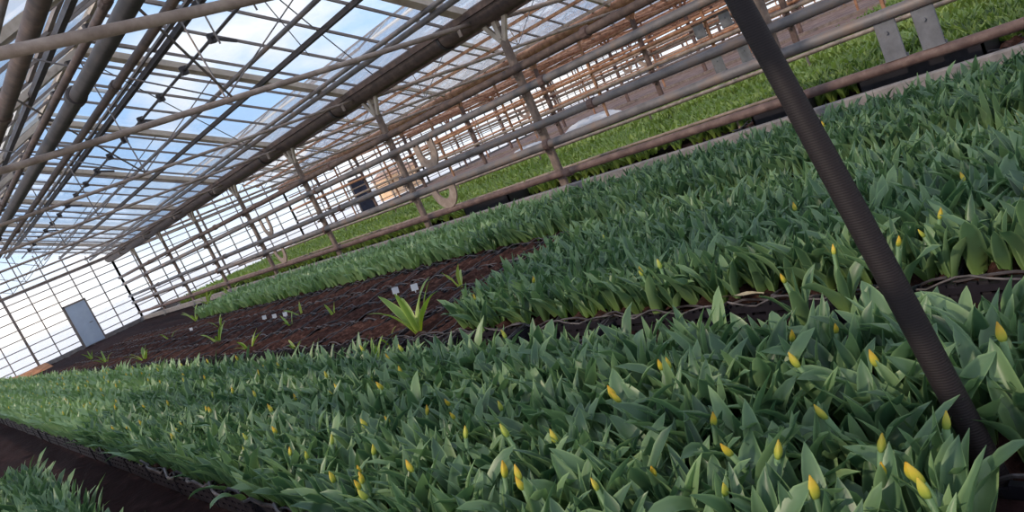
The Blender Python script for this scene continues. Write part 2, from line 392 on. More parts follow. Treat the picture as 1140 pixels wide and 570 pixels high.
sp = empty('thin_standard'); MB().bar((0, 0, 0), (0, 0, GZ+1.7), .06, .08, side=(1, 0, 0)).build('standard_shaft', M['rust'], sp)
MB().box((-.1, -.05, GZ+.33), (.03, .05, GZ+.40)).build('pipe_clip', M['rust'], sp)
first = True
for ri in (2, 3, 4, 5):
    for y in POST_Y[3:-1]:
        o = sp if first else copy_tree(sp, (ROWS[ri], y+2.35, 0))
        if first: o.location = (ROWS[ri], y+2.35, 0); first = False
        tag(o, 'thin rusty upright between two posts of the %s post row' % ORD[ri-1], 'post', 'thin uprights of the %s row' % ORD[ri-1], 'thing')
def seg_pipe(name, x, z, r, mat, label, group=None, joints=True, sag=.0, y0=Y_BACK, y1=Y_END-.2, coupling=None, n=10):
    t = empty(name, (x, y0, GZ+z))
    L = y1 - y0; pts = []
    m = 22
    for i in range(m+1):
        y = L*i/m
        pts.append((math.sin(i*1.7+x)*sag*.6, y, math.sin(i*.9+z*5)*sag))
    MB().tube(pts, r, n).build('pipe_run', mat, t, smooth=True)
    if joints:
        ys = [6.3 + 9.4*k + (z*7 % 4) for k in range(-1, 4)]
        for yy in ys:
            if y0 < yy < y1:
                MB().tube([(0, yy-y0-.07, 0), (0, yy-y0-.06, 0), (0, yy-y0+.06, 0), (0, yy-y0+.07, 0)], r, n, rs=[r, r*1.3, r*1.3, r]).build('pipe_joint', coupling or mat, t, smooth=False)
    tag(t, label, 'pipe', group)
    return t
# name, dx, z, r, material
RUN = [(-.1, .80, .077, 'pipe_brown', 'dark brown pipe, uppermost on the front posts'),
       (-.1, .41, .077, 'pipe_grey', 'grey jointed pipe, second from top on the front posts'),
       (-.1, -.28, .072, 'pipe_grey', 'grey pipe at middle height on the front posts'),
       (-.1, -.66, .08, 'pipe_grey', 'grey pipe carrying the hanging loops on the front posts')]
for ri, X in enumerate(ROWS):
    for j, (dx, z, r, mt, lab) in enumerate(RUN):
        if ri == 1: seg_pipe('heating_pipe', X+dx-.02, z, r, M[mt], lab, sag=.006, coupling=M['rail'])
        elif ri == 0: seg_pipe('heating_pipe', X+dx, z, r, M[mt], 'pipe on the camera side post row', 'pipes on the camera side row', joints=False)
        else:
            mt2 = ['pipe_brown', 'rust', 'pipe_tan', 'pipe_grey'][j] if ri % 2 == 0 else ['rust', 'pipe_tan', 'rust', 'pipe_tan'][j]
            seg_pipe('heating_pipe', X+dx, z, r*.9, M[mt2], 'rusty heating pipe of the %s post row' % ORD[ri-1], 'heating pipes of the %s row' % ORD[ri-1], joints=False, sag=.03, n=6)
    # extra thin rusty lines in far rows
    if ri >= 2:
        for z, mt in ((1.15, 'rust'), (.12, 'pipe_tan')):
            seg_pipe('irrigation_pipe', X+.12, z, .045, M[mt], 'thin rusty water pipe of the %s post row' % ORD[ri-1], 'thin water pipes of the %s row' % ORD[ri-1], joints=False, sag=.05, n=6)
    # gutter
    t = empty('gutter_pipe', (X-.1, Y_BACK, GZ+1.92))
    L = Y_END - Y_BACK - .1
    MB().tube([(0, 0, 0), (0, L*.5, .02), (0, L, 0)], .21 if ri < 2 else .16, 16).build('gutter_shell', M['pipe_brown'] if ri < 2 else M['rust'], t, smooth=True)
    if ri == 1:
        for yy in POST_Y:
            MB().tube([(0, yy-Y_BACK+1.3, 0), (0, yy-Y_BACK+1.38, 0)], .225, 16).build('joint_band', M['pipe_dark'], t)
    MB().bar((.12, 0, -.2), (.12, L, -.2), .06, .05).build('edge_strip', M['rail'], t)
    tag(t, ['big brown round gutter pipe over the camera side posts', 'big round brown gutter pipe resting on the forked front posts'][ri] if ri < 2 else 'rusty gutter pipe over the %s post row' % ORD[ri-1], 'gutter')
# lower rail and kerb board of the front row; the same low board on the next rows
seg_pipe('guard_rail', X0-.1, -1.26, .066, M['rail'], 'thick rust brown rail low on the front posts above the kerb', joints=True, sag=.012)
b_ = MB().bar((0, 0, 0), (0, Y_END-Y_BACK-.3, 0), .15, .2, side=(1, 0, 0), bev=.015).build('kerb_board', M['concrete'], loc=(X0-.12, Y_BACK, GZ-1.58))
tag(b_, 'grey brown concrete kerb board between tulip bed and crates', 'kerb')
for ri in (2, 3, 4):
    X = ROWS[ri]
    b_ = MB().bar((0, 0, 0), (0, Y_END-Y_BACK-.3, 0), .12, .12, side=(1, 0, 0)).build('kerb_board', M['pipe_tan'], loc=(X-.1, Y_BACK, GZ-1.59))
    tag(b_, 'low board at the foot of the %s post row' % ORD[ri-1], 'kerb')
for x, z, r, y0, lab in ((15.5, -1.24, .05, 2, 'pale water line on stakes along the middle of the young beds'), (10.9, -1.33, .03, 5.5, 'thin water line on stakes nearest the kerb in the young beds')):
    t = seg_pipe('water_line', x, z, r, M['pipe_tan'], lab, joints=False, sag=.012, n=6, y0=y0)
    for k in range(9):
        MB().bar((.0, 1.2+4.3*k, -GZ-z), (.0, 1.2+4.3*k, 0), .04, .04, side=(1, 0, 0)).build('stake', M['pipe_tan'], t)
# pale dry ground of the unused bays and a heap of white film
g = MB(); n = 26
g.v = [(20.4 + 50*i/n, 10.2 + 32*j/n, .07 + .03*rnd.random()) for i in range(n+1) for j in range(n+1)]
g.f = [(i*(n+1)+j, (i+1)*(n+1)+j, (i+1)*(n+1)+j+1, i*(n+1)+j+1) for i in range(n) for j in range(n)]; g.m = [0]*len(g.f)
tag(g.build('floor_dry', M['dry'], smooth=True), 'pale pinkish dry ground of the bays beyond the young plants', 'floor', kind='structure')
for q, (cx, cy, a, b_, hgt, lab) in enumerate(((21.9, 19.3, .7, 1.7, .55, 'larger heap of white plastic film beyond the young plants'), (22.2, 23.5, .6, 1.2, .4, 'smaller heap of white plastic film beside the larger one'))):
    g = MB(); rings = []
    for k in range(9):
        t_ = k/8; rr = math.cos(t_*PI/2)**.6
        rings.append([(a*rr*math.cos(2*PI*m_/24)*(1+.13*math.sin(5*m_+k)), b_*rr*math.sin(2*PI*m_/24)*(1+.1*math.cos(3*m_+k)), hgt*math.sin(t_*PI/2)*(1+.12*math.sin(m_*1.9+k)) ) for m_ in range(24)])
    g.quadstrip(rings); tag(g.build('film_heap', M['tag'], loc=(cx, cy, .07), smooth=True), lab, 'heap')

# hanging brackets: flat plates
def plates(x, y, ztop, zbot, gap, wid, mat, label):
    t = empty('hanging_bracket', (x, y, GZ+ztop)); h = ztop-zbot
    for s in (-1, 1):
        g = MB(); g.bar((0, s*gap/2, 0), (.02, s*gap/2, -h), wid, .03, side=(0, 1, 0), bev=.008)
        g.bar((.01, s*gap/2, -h+.02), (.09, s*gap/2, -h+.0), wid, .05, side=(0, 1, 0))
        g.tube([(-.04, s*gap/2, -.2), (.03, s*gap/2, -.2)], .02, 8)
        g.build('flat_plate', mat, t)
    c = MB(); c.bar((-.02, -gap/2-wid/2, -.02), (-.02, gap/2+wid/2, -.02), .05, .06)
    c.build('top_strap', M['pipe_dark'], t)
    tag(t, label, 'bracket'); return t
# hanging loops (flat strap bent to a U) between the pipes
def strap(x, y, ztop, zbot, wid, leg, mat, label, group=None):
    t = empty('hanging_loop', (x, y, GZ+ztop)); h = ztop-zbot; r = (wid-leg)/2
    def U(rr):
        p = [(-rr, 0)] + [(-rr, -(h-r-leg/2))]
        p += [(rr*math.cos(a), -(h-r-leg/2) + rr*math.sin(a)) for a in [PI + PI*k/10 for k in range(1, 10)]]
        p += [(rr, -(h-r-leg/2)), (rr, 0)]
        return p
    o_, i_ = U(r+leg/2), U(r-leg/2)
    g = MB()
    g.quadstrip([[(-.02, a[0], a[1]), (-.02, b[0], b[1]), (.02, b[0], b[1]), (.02, a[0], a[1])] for a, b in zip(o_, i_)])
    g.build('strap', mat, t)
    c = MB()
    for s in (-1, 1): c.tube([(-.05, s*r, -.05), (.04, s*r, -.05)], .03, 8)
    c.build('bolts', M['pipe_dark'], t)
    tag(t, label, 'bracket', group); return t
plates(X0-.14, 3.42, -.66, -1.2, .43, .25, M['plate'], 'pair of wide grey flat plates hanging over the black crates at top right')
strap(X0-.13, 13.2, -.62, -1.2, .9, .22, M['pipe_tan'], 'lower hanging loop right of the post near the navy door')
strap(X0-.13, 13.2, .40, -.26, .75, .2, M['pipe_tan'], 'upper hanging loop right of the post near the navy door')
strap(X0-.13, 22.6, -.62, -1.2, .8, .17, M['pipe_tan'], 'lower hanging loop far along the front pipes')
strap(X0-.13, 22.6, .40, -.26, .7, .16, M['pipe_tan'], 'upper hanging loop far along the front pipes')
plates(ROWS[2]-.13, 11.9, .40, -.05, .9, .36, M['plate'], 'upper pair of grey plates on second row left of the leaning pole')
plates(ROWS[2]-.13, 11.7, -.66, -1.2, .9, .36, M['plate'], 'lower pair of grey plates on second row left of the leaning pole')
for ri in (3, 4):
    for yy in (13, 22, 31):
        strap(ROWS[ri]-.13, yy, .40, -.26, .9, .2, M['pipe_tan'], 'distant hanging loop on the far post rows', 'distant hanging loops')

# tie pipes across each bay with hangers and struts
def tie(xl, y, z, r, mat, label, group, hang=True):
    t = empty('tie_pipe', (xl, y, GZ+z)); xm = BAY/2; zr = 2.0 + 5.12*RISE - z
    MB().tube([(.1, 0, 0), (BAY*.3, 0, -.02), (BAY*.7, 0, -.01), (BAY-.1, 0, 0)], r, 8).build('tie_run', mat, t, smooth=True)
    if hang:
        MB().tube([(xm, 0, 0), (xm, 0.4, zr-.1)], .014, 6).build('hanger_rod', M['pipe_grey'], t)
        for s in (-1, 1):
            x2 = xm + s*2.2
            MB().tube([(xm, 0, .02), (x2, 0.4, 2.0-z + (5.12-2.2)*RISE - .1)], .012, 6).build('strut', M['pipe_grey'], t)
        MB().tube([(BAY-.6, 0, 0), (BAY-.6, 0, -.16)], .035, 6).build('tie_nub', mat, t)
    tag(t, label, 'pipe', group); return t
tl = {0: 'near tan tie pipe crossing the top left corner', 1: 'second tan tie pipe crossing below the roof to the gutter', 2: 'third tan tie pipe crossing below the roof', 3: 'fourth tan tie pipe crossing below the roof'}
for k, (y, z) in enumerate([(5.35, 1.66), (10.15, 1.86), (14.75, 1.86), (19.3, 1.86), (24.0, 1.86), (28.7, 1.86), (33.4, 1.86), (38.1, 1.86), (.6, 1.66), (-4.3, 1.66)]):
    tie(ROWS[0], y, z, .045 if k < 2 else .032, M['pipe_tan'], tl.get(k, 'distant tie pipe under the near roof' if k < 8 else 'tie pipe under the roof behind the view'), None if k < 4 else ('distant near bay tie pipes' if k < 8 else 'tie pipes behind the view'))
for bi in range(1, 6):
    for y in POST_Y[3:]:
        tie(ROWS[bi], y, 1.75, .045, M['rust'] if bi > 1 else M['pipe_tan'], 'tie pipe under the roof of the %s bay' % ORD[bi], 'tie pipes of the %s bay' % ORD[bi], hang=bi < 3)
# long pipes laid on the tie pipes
seg_pipe('overhead_pipe', 1.66, 2.0, .07, M['pipe_brown'], 'brown overhead pipe nearest the top left corner', sag=.01, n=12)
seg_pipe('overhead_pipe', 2.38, 2.02, .08, M['pipe_dark'], 'thick dark overhead pipe at upper left', sag=.012, n=14)
seg_pipe('overhead_pipe', 2.56, 2.38, .045, M['pipe_brown'], 'thin brown overhead pipe between two thick ones at upper left', sag=.01)
seg_pipe('overhead_pipe', 2.78, 2.02, .045, M['pipe_brown'], 'slim brown overhead pipe right of the thick dark one', sag=.01)
# vent shafts with clamps
for x, z, lab in ((4.3, 4.05, 'knobbly vent shaft below the ridge'), (6.15, 3.45, 'knobbly vent shaft on the right roof slope')):
    t = empty('vent_shaft', (x, 2, GZ+z)); tag(t, lab, 'shaft')
    MB().tube([(0, 0, 0), (0, 40, 0)], .03, 6).build('shaft_rod', M['pipe_dark'], t)
    y = .4
    for k in range(22):
        MB().box((-.07, y-.06, -.08), (.07, y+.06, .08), bev=.02).build('clamp', M['pipe_dark'], t)
        if k % 3 == 0:
            MB().bar((0, y, 0), (.42, y, -.15), .05, .05).build('rack_arm', M['pipe_dark'], t)
        y += 1.75
# thin wires and loose rods
def wire(p, q, r, mat, label, sag=.05):
    p = Vector(p); q = Vector(q); d = q-p
    pts = [(d*(i/8) + Vector((0, 0, -sag*4*(i/8)*(1-i/8)))) for i in range(9)]
    o = MB().tube(pts, r, 5).build('wire', mat, loc=(p.x, p.y, p.z+GZ)); tag(o, label, 'wire'); return o
wire((5.9, 10.5, 3.78), (9.5, 13.6, 2.05), .012, M['wire'], 'thin dark wire slanting from ridge side to gutter pipe')
wire((4.7, 9.0, 4.3), (8.0, 13.2, 2.75), .01, M['wire'], 'thin dark wire under the middle roof slope')
wire((4.6, 15, 4.3), (9.4, 20, 2.0), .012, M['wire'], 'thin wire slanting under the farther roof')
wire((2.2, 6.6, 3.2), (4.7, 10.12, 1.88), .018, M['pipe_grey'], 'straight grey brace rod at the top left', 0)
wire((2.0, 10.5, 3.12), (4.6, 14.72, 1.88), .016, M['pipe_grey'], 'second grey brace rod at the left', 0)
wire((4.6, 9.7, 4.33), (4.7, 9.7, 2.5), .014, M['wire'], 'short loose rod hanging below the roof at the top', 0)
wire((5.1, 9.3, 4.12), (5.2, 9.3, 2.7), .014, M['wire'], 'second short loose rod hanging below the roof at the top', 0)

# dark leaning pole in front
p0 = Vector((2.05, .85, 0)); p1 = Vector((2.28, 1.25, GZ+.058)); d = (p1-p0); p2 = p0 + d*((GZ+1.93)/d.z)
t = empty('leaning_pole', p0); tag(t, 'dark ribbed steel pole leaning across the right foreground', 'pole')
pts = [(p2-p0)*(i/10) + Vector((.008, -.004, 0))*math.sin(PI*i/5) for i in range(11)]
MB().tube(pts, .039, 14, rs=[.041]*4+[.038]*7).build('pole_shaft', M['ribbed'], t, smooth=True)
MB().tube([(0, 0, 0), (0, 0, .03)], .09, 14).build('pole_foot', M['pipe_dark'], t)
MB().tube([p2-p0+Vector((0, -.12, .0)), p2-p0+Vector((0, .12, .0))], .06, 10).build('pole_hook', M['pipe_dark'], t)

# ------------------------------------------------------------------ crates
CL, CW, CH = .94, .635, .19
def make_crate(soil, seed):
    R = random.Random(seed)
    t = empty('plant_crate', (0, 0, 0))
    m = MB(); w, l = CW/2, CL/2
    # slatted walls: posts + three rails per side
    for z0, z1 in ((.0, .045), (.065, .1), (.12, .155)):
        for s in (-1, 1):
            m.box((s*w-.012, -l, z0), (s*w+.012, l, z1)); m.box((-w, s*l-.012, z0), (w, s*l+.012, z1))
    for k in range(8):
        y = -l + CL*k/7
        for s in (-1, 1): m.box((s*w-.013, y-.02, 0), (s*w+.013, y+.02, CH-.02))
    for k in range(5):
        x = -w + CW*k/4
        for s in (-1, 1): m.box((x-.02, s*l-.013, 0), (x+.02, s*l+.013, CH-.02))
    m.box((-w, -l, .0), (w, l, .015))
    m.build('crate_body', M['crate'], t)
    rim = MB(); pts = []
    n = 14
    loop = [(-w, -l + CL*i/n) for i in range(n)] + [(-w + CW*i/8, l) for i in range(8)] + [(w, l - CL*i/n) for i in range(n)] + [(w - CW*i/8, -l) for i in range(9)]
    for i, (x, y) in enumerate(loop):
        pts.append((x + .012*math.sin(i*1.3+seed), y, CH - .01 + .02*math.sin(i*.9+seed*2) + R.uniform(-.006, .006)))
    rim.tube(pts, .007, 5); rim.build('crate_rim', M['crate_rim'], t)
    s_ = MB(); nx_, ny_ = 8, 56
    for i in range(nx_+1):
        for j in range(ny_+1):
            yy = -l+.02 + (CL-.04)*j/ny_
            z = soil - .01 + .045*math.sin((yy + .035*math.sin(i*.8+seed))*2*PI/.235) + R.uniform(-.008, .008)
            s_.v.append((-w+.015 + (CW-.03)*i/nx_, yy, z))
    for i in range(nx_):
        for j in range(ny_):
            a = i*(ny_+1)+j; s_.f.append((a, a+ny_+1, a+ny_+2, a+1)); s_.m.append(0)
    s_.build('crate_soil', M['peat'] if soil > .1 else M['soil'], t, smooth=True)
    return t
cprotos = [make_crate(.155, 1), make_crate(.145, 2), make_crate(.16, 3), make_crate(.03, 4)]
cused = [False]*4
def crate(x, y, label, group, rz=0, q=None):
    q = rnd.randrange(3) if q is None else q; loc = (x, y, .03 + rnd.uniform(0, .012)); rz += rnd.uniform(-.025, .025)
    if not cused[q]: o = cprotos[q]; o.location = loc; o.rotation_euler = (0, 0, rz); cused[q] = True
    else: o = copy_tree(cprotos[q], loc, rz)
    tag(o, label, 'crate', group)
for i in range(4):
    for j in range(25):
        crate(3.88 + i*.65, 6.35 + j*.95, 'soil filled black crate without tulips in the bare patch', 'bare soil crates of the empty patch')
for j in range(7): crate(3.86, .5 + j*.95-.5, 'black crate edge under the middle tulip bed', 'crates under the middle bed edge')
for j in range(17): crate(6.56, 6.35 + j*.95, 'black crate edge under the back tulip bed', 'crates under the back bed edge')
for j in range(29): crate(1.5, .6 + j*.95, 'black crate edge under the left side of the front bed', 'crates along the path side of the front bed')
for j in range(9): crate(2.7, 1.4 + j*.95, 'black crate under the far side of the front bed', 'crates under the far side of the front bed')
for j in range(7): crate(3.2, .5 + j*.95-.2, 'empty black crate in the dark gap between front and middle bed', 'empty crates in the dark gap', q=3)
crate(2.36, .62, 'dark crate with open mesh beside the foot of the leaning pole', None)
crate(.1, 10.9, 'dark crate at the end of the small bed at the left edge', None)
for x, y, lab in ((10.42, 3.9, 'black crate right below the wide grey hanging plates'), (10.42, 2.9, 'black crate behind the kerb at the right edge, nearest one'), (10.42, 5.9, 'black crate behind the kerb just beside the leaning pole'), (10.42, 12.6, 'black crate below the lower hanging loop near the navy door')):
    crate(x, y, lab, None)
# raised black tray between kerb and young beds
for y, l in ((3.6, 1.5), (5.6, .7), (12.6, 1.6)):
    t = empty('black_tray', (10.35, y, 0)); m = MB()
    m.box((-.3, -l/2, .02), (.3, l/2, .05)).box((-.3, -l/2, .02), (-.27, l/2, .42)).box((.27, -l/2, .02), (.3, l/2, .36)).box((-.3, -l/2, .02), (.3, -l/2+.03, .4)).box((-.3, l/2-.03, .02), (.3, l/2, .4))
    m.build('tray_shell', M['crate'], t)
    MB().tube([(-.285, -l/2 + l*i/12, .43 + .02*math.sin(i*1.9)) for i in range(13)], .014, 5).build('tray_rim', M['crate_rim'], t)
    tag(t, {3.6: 'long black tray behind the kerb at the top right', 5.6: 'short black tray behind the kerb beside the leaning pole', 12.6: 'dark tray below the loops near the navy door'}[y], 'tray')

# raised soil under the middles of the beds, between the edge crates
for nm, boxes in (('dark soil bed under the front tulips', ((1.83, 1.15, 2.37, 41.2), (1.83, .25, 2.02, 1.15), (1.2, 27.8, 1.83, 41.2), (2.37, 9.5, 2.95, 41.2))), ('dark soil bed under the middle tulips', ((4.19, .1, 5.8, 5.85),)),
                  ('dark soil bed under the back tulips', ((6.89, .4, 8.15, 22.6), (6.24, .4, 6.89, 5.85))), ('dark soil bed under the small left tulips', ((-.8, 4.3, .5, 10.4),))):
    bm_ = MB()
    for x0, y0, x1, y1 in boxes: bm_.box((x0, y0, -.01), (x1, y1, .165), bev=.02)
    tag(bm_.build('flower_bed', M['soil']), nm, 'bed', kind='structure')
# ------------------------------------------------------------------ plants
def leaf(R, L, W, az, e0, curl, nseg, nc, r0=.02, fold=.55, wave=.28, tw=None):
    """returns verts (list), faces, tint"""
    tw = R.uniform(-.6, .6) if tw is None else tw
    ph = R.uniform(0, 6.28); col = R.random()
    ca, sa = math.cos(az), math.sin(az)
    out = Vector((ca, sa, 0)); up = Vector((0, 0, 1)); side0 = Vector((-sa, ca, 0))
    p = out * r0; V = []; T = []
    for i in range(nseg+1):
        t = i/nseg
        e = e0 - curl * t**1.8
        d = out*math.cos(e) + up*math.sin(e)
        nrm = out*(-math.sin(e)) + up*math.cos(e)
        a = tw*t
        sd = side0*math.cos(a) + nrm*math.sin(a); nn = nrm*math.cos(a) - side0*math.sin(a)
        w = W*.5 * max(.0, (1-t))**.8 * (.62 + 1.9*t) * 1.04
        if i == nseg: w = 0.0008
        for j in range(nc+1):
            s = -1 + 2*j/nc
            lift = fold*w*abs(s)**1.6 * (1-.5*t) + wave*w*math.sin(t*9+ph+(2.2 if s > 0 else 0))*abs(s)
            V.append(p + sd*(w*s) + nn*lift); T.append((col, t, abs(s)))
        if i < nseg: p = p + d*(L/nseg)
    F = [(i*(nc+1)+j, i*(nc+1)+j+1, (i+1)*(nc+1)+j+1, (i+1)*(nc+1)+j) for i in range(nseg) for j in range(nc)]
    return V, F, T
def add(mb, V, F, T, mi=0):
    b = len(mb.v); mb.v += [tuple(v) for v in V]; mb.f += [tuple(b+i for i in f) for f in F]; mb.m += [mi]*len(F)
    if mb.t is None: mb.t = []
    mb.t += T
def tulip_leaves(mb, R, nseg, nc, big=1.0):
    n = R.choice([4, 4, 5, 5]); az = R.uniform(0, 6.28)
    for k in range(n):
        L = (R.uniform(.33, .43) if k < 2 else R.uniform(.25, .38)) * big
        W = (R.uniform(.06, .088) if k < 2 else R.uniform(.036, .06)) * big * (1.22 if nseg > 6 else 1.0)
        e0 = R.uniform(1.05, 1.4) if k < 2 else R.uniform(1.25, 1.55)
        c = R.uniform(.2, 1.25) if k < 2 else R.uniform(0, .7)
        if R.random() < .12: c += .7
        add(mb, *leaf(R, L, W, az, e0, c, nseg, nc, fold=.8 if nseg > 6 else .55))
        az += R.uniform(1.9, 2.9)
def bud_geo(R, h, L, n=6, m=6, lean=0):
    V, T = [], []
    col = R.random()
    lx, ly = lean*math.cos(h*50), lean*math.sin(h*50)
    for i in range(m+1):
        t = i/m; r = L*.2*(math.sin(PI*min(1, t**.75*.93+.07)))**.8
        if i == m: r = .002
        for j in range(n):
            a = 2*PI*j/n; rr = r*(1.0 + .16*math.cos(3*a + .4))
            V.append((lx*(1+t*.3) + rr*math.cos(a), ly*(1+t*.3) + rr*math.sin(a), h + L*t)); T.append((col, t, .5+.5*math.cos(3*a)))
    F = [(i*n+j, i*n+(j+1) % n, (i+1)*n+(j+1) % n, (i+1)*n+j) for i in range(m) for j in range(n)]
    return V, F, T, (lx, ly)
def stem_pts(lx, ly, h): return [(0, 0, 0), (lx*.3, ly*.3, h*.5), (lx, ly, h+.005)]

NV = 12
protos = []
for k in range(NV):
    R = random.Random(100+k)
    t = empty('tulip_plant'); mb = MB(); tulip_leaves(mb, R, 9, 4); mb.build('leaves', M['leaf'], t, smooth=True)
    protos.append(t)
bprotos = []
for k in range(8):
    R = random.Random(300+k)
    t = empty('tulip_plant'); mb = MB(); tulip_leaves(mb, R, 9, 4, .95); mb.build('leaves', M['leaf'], t, smooth=True)
    h = R.uniform(.255, .295); L = R.uniform(.05, .07)
    V, F, T, (lx, ly) = bud_geo(R, h, L, 12, 9, R.uniform(.01, .07))
    mb = MB(); add(mb, V, F, T); mb.build('flower_bud', M['bud'], t, smooth=True)
    MB().tube(stem_pts(lx, ly, h), .010, 8).build('stem', M['stem'], t, smooth=True)
    bprotos.append(t)
pu, bu = set(), set()
SOILZ = .17
def plant(lst, used, k, x, y, z, rz, sc_):
    k %= len(lst)
    if k not in used:
        o = lst[k]; used.add(k); o.location = (x, y, z); o.rotation_euler = (0, 0, rz); o.scale = (sc_,)*3
        return o
    return copy_tree(lst[k], (x, y, z), rz, sc_)
BUDS = [(2.22, 1.07, 'tulip with yellow bud touching the left side of the leaning pole'),
        (2.2, 0.8, 'tulip with yellow bud right of the leaning pole'),
        (2.14, 1.37, 'tulip with yellow bud in open leaves left of the pole, midway'),
        (2.15, 1.14, None),
        (1.83, 1.12, 'tulip with bright yellow bud, tallest one left of the leaning pole'),
        (1.73, 0.87, 'tulip with slanting yellow bud pointing towards the leaning pole'),
        (1.62, 1.02, None),
        (1.57, 0.97, None),
        (1.58, 0.85, None),
        (1.51, 0.78, 'tulip with plump yellow bud nearest the pole foot'),
        (1.57, 0.78, None),
        (1.42, 1.07, 'tulip with yellow bud at the bottom edge left of three close buds'),
        (1.53, 1.28, 'tulip with large yellow orange bud at the bottom right of centre'),
        (1.43, 1.37, None),
        (1.64, 1.36, None),
        (1.35, 1.74, None),
        (1.31, 2.06, None),
        (1.32, 2.14, None),
        (1.59, 2.44, None),
        (1.61, 2.2, None),
        (1.9, 2.0, None),
        (2.09, 1.98, None),
        (1.75, 1.61, None),
        (1.49, 1.64, None),
        (2.16, 2.07, None),
        (1.9, 2.09, None),
        (1.29, 2.26, 'tulip with orange tipped bud at bottom centre'),
        (1.31, 2.84, None),
        (1.49, 2.77, None),
        (1.08, 2.7, None),
        (1.32, 3.31, 'tulip at the top of the cluster of five yellow buds'),
        (1.24, 3.24, None),
        (1.17, 3.07, None),
        (1.13, 3.09, None),
        (1.08, 2.92, 'tulip at the bottom of the cluster of five yellow buds'),
        (1.09, 3.37, None),
        (1.26, 3.94, None),
        (1.21, 4.1, None),
        (1.33, 3.82, None),
        (1.95, 4.71, 'tulip with orange yellow bud alone in the far half of front bed'),
        (2.03, 5.72, None),
        (1.57, 3.65, None),
        (2.0, 4.11, None),
        (2.13, 4.48, None),
        (1.68, 3.36, None),
        (1.69, 3.57, None),
        (1.87, 3.26, None),
        (1.76, 3.07, None),
        (1.79, 2.77, None),
        (1.83, 6.01, None),
        (1.65, 5.17, None),
        (1.49, 4.79, None),
        (1.34, 4.93, None),
        (1.32, 8.58, 'tulip with bright yellow bud in the far left part of the front bed'),
        (1.0, 7.93, None),
        (1.61, 8.58, None),
        (1.59, 6.65, None),
        (1.53, 6.36, None),
        (1.83, 6.72, None),
        (1.8, 7.09, None),
        (3.45, 1.41, None),
        (3.35, 1.34, None),
        (3.21, 1.51, None),
        (3.12, 1.73, None),
        (2.97, 1.87, None),
        (4.05, 2.35, None),
        (3.35, 2.9, None),
        (3.31, 3.01, None),
        (3.5, 4.32, None),
        (3.28, 4.78, None),
        (3.73, 1.1, None),
        (3.89, 1.34, None),
        (4.37, 4.18, None),
        (6.46, 3.18, None),
        (2.58, 3.56, None),
        (2.53, 4.71, None),
        (2.36, 1.62, None),
        (2.45, 1.46, None)]
BED = {'front': (1.18, 2.82, .25, 41.0), 'middle': (3.62, 5.7, .3, 5.75), 'back': (6.32, 8.0, .6, 22.4), 'small': (-.75, .5, 4.4, 10.3)}
taken = []
for x, y, lab in BUDS:
    x, y = max(x*1.077, 1.24), y*1.077      # bud heads stand about half a unit above the floor
    if x > 8.2: continue
    o = plant(bprotos, bu, len(taken), x, y, SOILZ, rnd.uniform(0, 6.28), rnd.uniform(.97, 1.1))
    if lab: tag(o, lab, 'tulip')
    else:
        bed = 'front' if x < 3.3 else ('middle' if x < 6.2 else 'back')
        tag(o, 'tulip with small yellow bud among the green leaves of the %s bed' % bed, 'tulip', 'scattered budding tulips of the %s bed' % bed)
    taken.append((x, y))
# near field plants one by one
def pitch_grid(bed, dens):
    x0, x1, y0, y1 = BED[bed]; st = 1/math.sqrt(dens); out = []
    nx_ = max(1, int((x1-x0)/st)); ny_ = int((y1-y0)/st)
    for j in range(ny_):
        for i in range(nx_):
            out.append((x0 + (i+.5)*(x1-x0)/nx_ + nr.uniform(-.35, .35)*st, y0 + (j+.5)*st + nr.uniform(-.35, .35)*st))
    return out
# bounds of what the lens sees, to choose the plants that show largest
cam_f = Vector((.61844619, .76817388, -.1656297)); cam_r = Vector((.66934344, -.62536634, -.4011188)); cam_u = Vector((.41170823, -.13720724, .90092758))
def seen(x, y, z=.4):
    d = Vector((x, y, z-GZ)); f = d.dot(cam_f)
    if f < .2: return None
    u = 570 + 823*d.dot(cam_r)/f; v = 285 - 823*d.dot(cam_u)/f
    if -60 < u < 1200 and -60 < v < 640: return f
    return None
cells = {}
for bed, dn in (('front', 88), ('middle', 85), ('back', 75), ('small', 80)):
    cells[bed] = pitch_grid(bed, dn)
def pole_gap(x, y): return (y < .49*x and x < 2.08 and y < .95) or (x > 2.0 and x < 2.35 and y < .72) or (x-2.05)**2+(y-.85)**2 < .02
near = []; rest = []
for bed, pts in cells.items():
    for x, y in pts:
        if pole_gap(x, y) or any((x-a)**2+(y-b)**2 < .0035 for a, b in taken): continue
        f = seen(x, y)
        if f is not None and f < 3.2: near.append((f, x, y, bed))
        else: rest.append((x, y, bed, f))
near.sort(); QUOTA = 300 - len(taken) - 1
rest += [(x, y, bed, f) for f, x, y, bed in near[QUOTA:]]; near = near[:QUOTA]
for i, (f, x, y, bed) in enumerate(near):
    o = plant(protos, pu, rnd.randrange(NV), x, y, SOILZ, rnd.uniform(0, 6.28), rnd.uniform(.86, 1.12))
    tag(o, {'front': 'green tulip plant without open bloom packed in the near front bed', 'middle': 'green tulip plant at the near edge of the middle bed', 'back': 'green tulip plant in the back bed', 'small': 'green tulip plant in the small left bed'}[bed], 'tulip', 'leafy tulips of the %s bed' % bed)
for k in range(NV):
    if k not in pu:
        for ch in list(protos[k].children): bpy.data.objects.remove(ch)
        bpy.data.objects.remove(protos[k])
